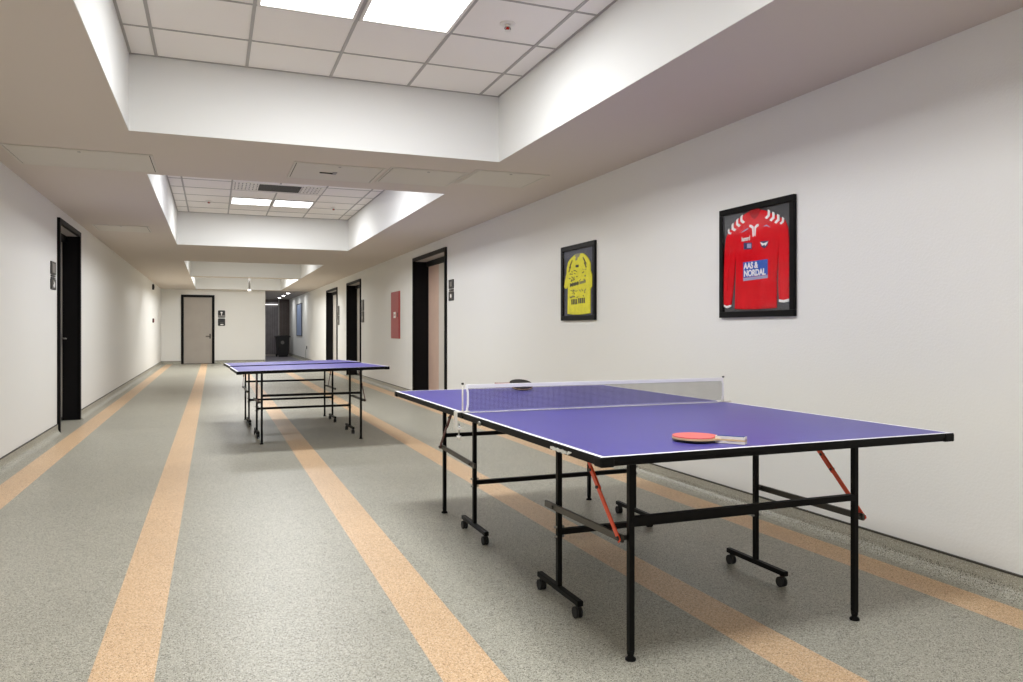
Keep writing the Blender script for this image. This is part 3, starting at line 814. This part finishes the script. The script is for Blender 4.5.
for s in (-1, 1):
    xx = s*.732 - .002
    b = MB(); b.tube([(xx, 0, .002), (xx, 0, .132)], .004, 'plastic_white', 12); b.tube([(xx, 0, .130), (xx, 0, .138)], .006, 'dark_steel', 10)
    p = b.build('post', rn)
    b = MB(); b.box(s*.700, s*.774, -.012, .012, .0005, .006, 'plastic_white', .002)
    b.box(s*.762, s*.774, -.012, .012, -.075, .004, 'plastic_white', .002); b.box(s*.735, s*.774, -.012, .012, -.080, -.070, 'plastic_white', .002)
    b.tube([(s*.752, 0, -.115), (s*.752, 0, -.052)], .004, 'chrome', 10); b.tube([(s*.752, 0, -.122), (s*.752, 0, -.108)], .011, 'plastic_white', 12)
    b.build('clamp', rn)

# bats
def bat(name, loc, ang, tilt, top_m, under_m, grip_a, grip_b, label):
    r = empty(name, loc, label=label, cat='table tennis bat', group='table tennis bats')
    r.rotation_euler = Matrix.Rotation(ang, 3, 'Z').to_euler() if not tilt else (Matrix.Rotation(ang, 3, 'Z') @ Matrix.Rotation(tilt, 3, 'X')).to_euler()
    def outline(k):            # blade, handle towards +x
        pts = []
        for i in range(40):
            a = math.radians(28 + (332-28)*i/39); pts.append((-.0 + .079*k*math.cos(a), .075*k*math.sin(a)))
        return pts
    z0 = .0125
    blade = outline(1.0) + [(.085, -.017), (.098, -.013), (.098, .013), (.085, .017)]
    MB().prism(blade, 'z', z0-.003, z0+.003, 'blade_wood').build('blade', r)
    rub = [p for p in outline(.985) if p[0] < .066] + [(.068, -.032), (.068, .032)]
    MB().prism(rub, 'z', z0+.0031, z0+.0072, top_m).build('rubber_sheet', r)
    MB().prism(rub, 'z', z0-.0072, z0-.0031, under_m).build('rubber_sheet', r)
    h = MB()
    def grip(sgn, m):
        pr = [(.072, .012), (.085, .014), (.12, .0125), (.15, .0145), (.172, .0175)]
        poly = [(x, w) for x, w in pr] + [(x, -w) for x, w in pr[::-1]]
        i = h.slot(m); za, zb_ = (z0+.0031, z0+.0118) if sgn > 0 else (z0-.0118, z0-.0031)
        h.prism(poly, 'z', za, zb_, m)
    grip(1, grip_a); grip(-1, grip_a)
    h.prism([(.098, .013), (.172, .0165), (.172, -.0165), (.098, -.013)], 'z', z0-.0031, z0+.0031, 'blade_wood')
    hd = h.build('handle', r)
    MB().prism([(.076, .0095), (.168, .0125), (.168, -.0125), (.076, -.0095)], 'z', z0+.0119, z0+.0124, grip_b).build('grip_stripe', hd)
    return r
bat('table_tennis_bat', (1.556, 2.236, TZ+.0007), math.radians(-50), 0, 'red_rubber', 'black_rubber', 'handle_white', 'handle_blue', 'red bat with a white and blue handle lying on the near half')
bb = bat('table_tennis_bat', (1.845, 4.564, TZ+.0208), math.radians(176), math.radians(-20), 'black_rubber', 'black_rubber', 'handle_red', 'handle_red', 'black bat with a reddish handle, tilted, on the far half behind the net')
o = MB().ball((0, 0, .02), .02, 'ball', 24).build('table_tennis_ball'); o.location = (1.855, 4.606, TZ)
tag(o, 'small white ball tucked under the tilted black bat on the far half', 'ball')

# ------------------------------------------------------------------ world, camera, view
w = bpy.data.worlds.new('World'); scene.world = w; w.use_nodes = True
w.node_tree.nodes['Background'].inputs[0].default_value = (.05, .05, .05, 1)
w.node_tree.nodes['Background'].inputs[1].default_value = .2

cam = bpy.data.cameras.new('camera'); co = bpy.data.objects.new('camera', cam); COL.objects.link(co)
co.location = (0, 0, 1.125)
co.rotation_euler = (PI/2, 0, -math.atan((511.5-213.3)/764))
cam.sensor_width = 36; cam.lens = 764/1023*36
cam.shift_y = -11/1023
cam.clip_start = .05; cam.clip_end = 200
scene.camera = co
scene.view_settings.view_transform = 'Standard'; scene.view_settings.look = 'None'
scene.view_settings.gamma = 1; scene.view_settings.use_curve_mapping = False
scene.view_settings.exposure = 0
scene.cycles.use_denoising = True
scene.cycles.max_bounces = 14; scene.cycles.diffuse_bounces = 8
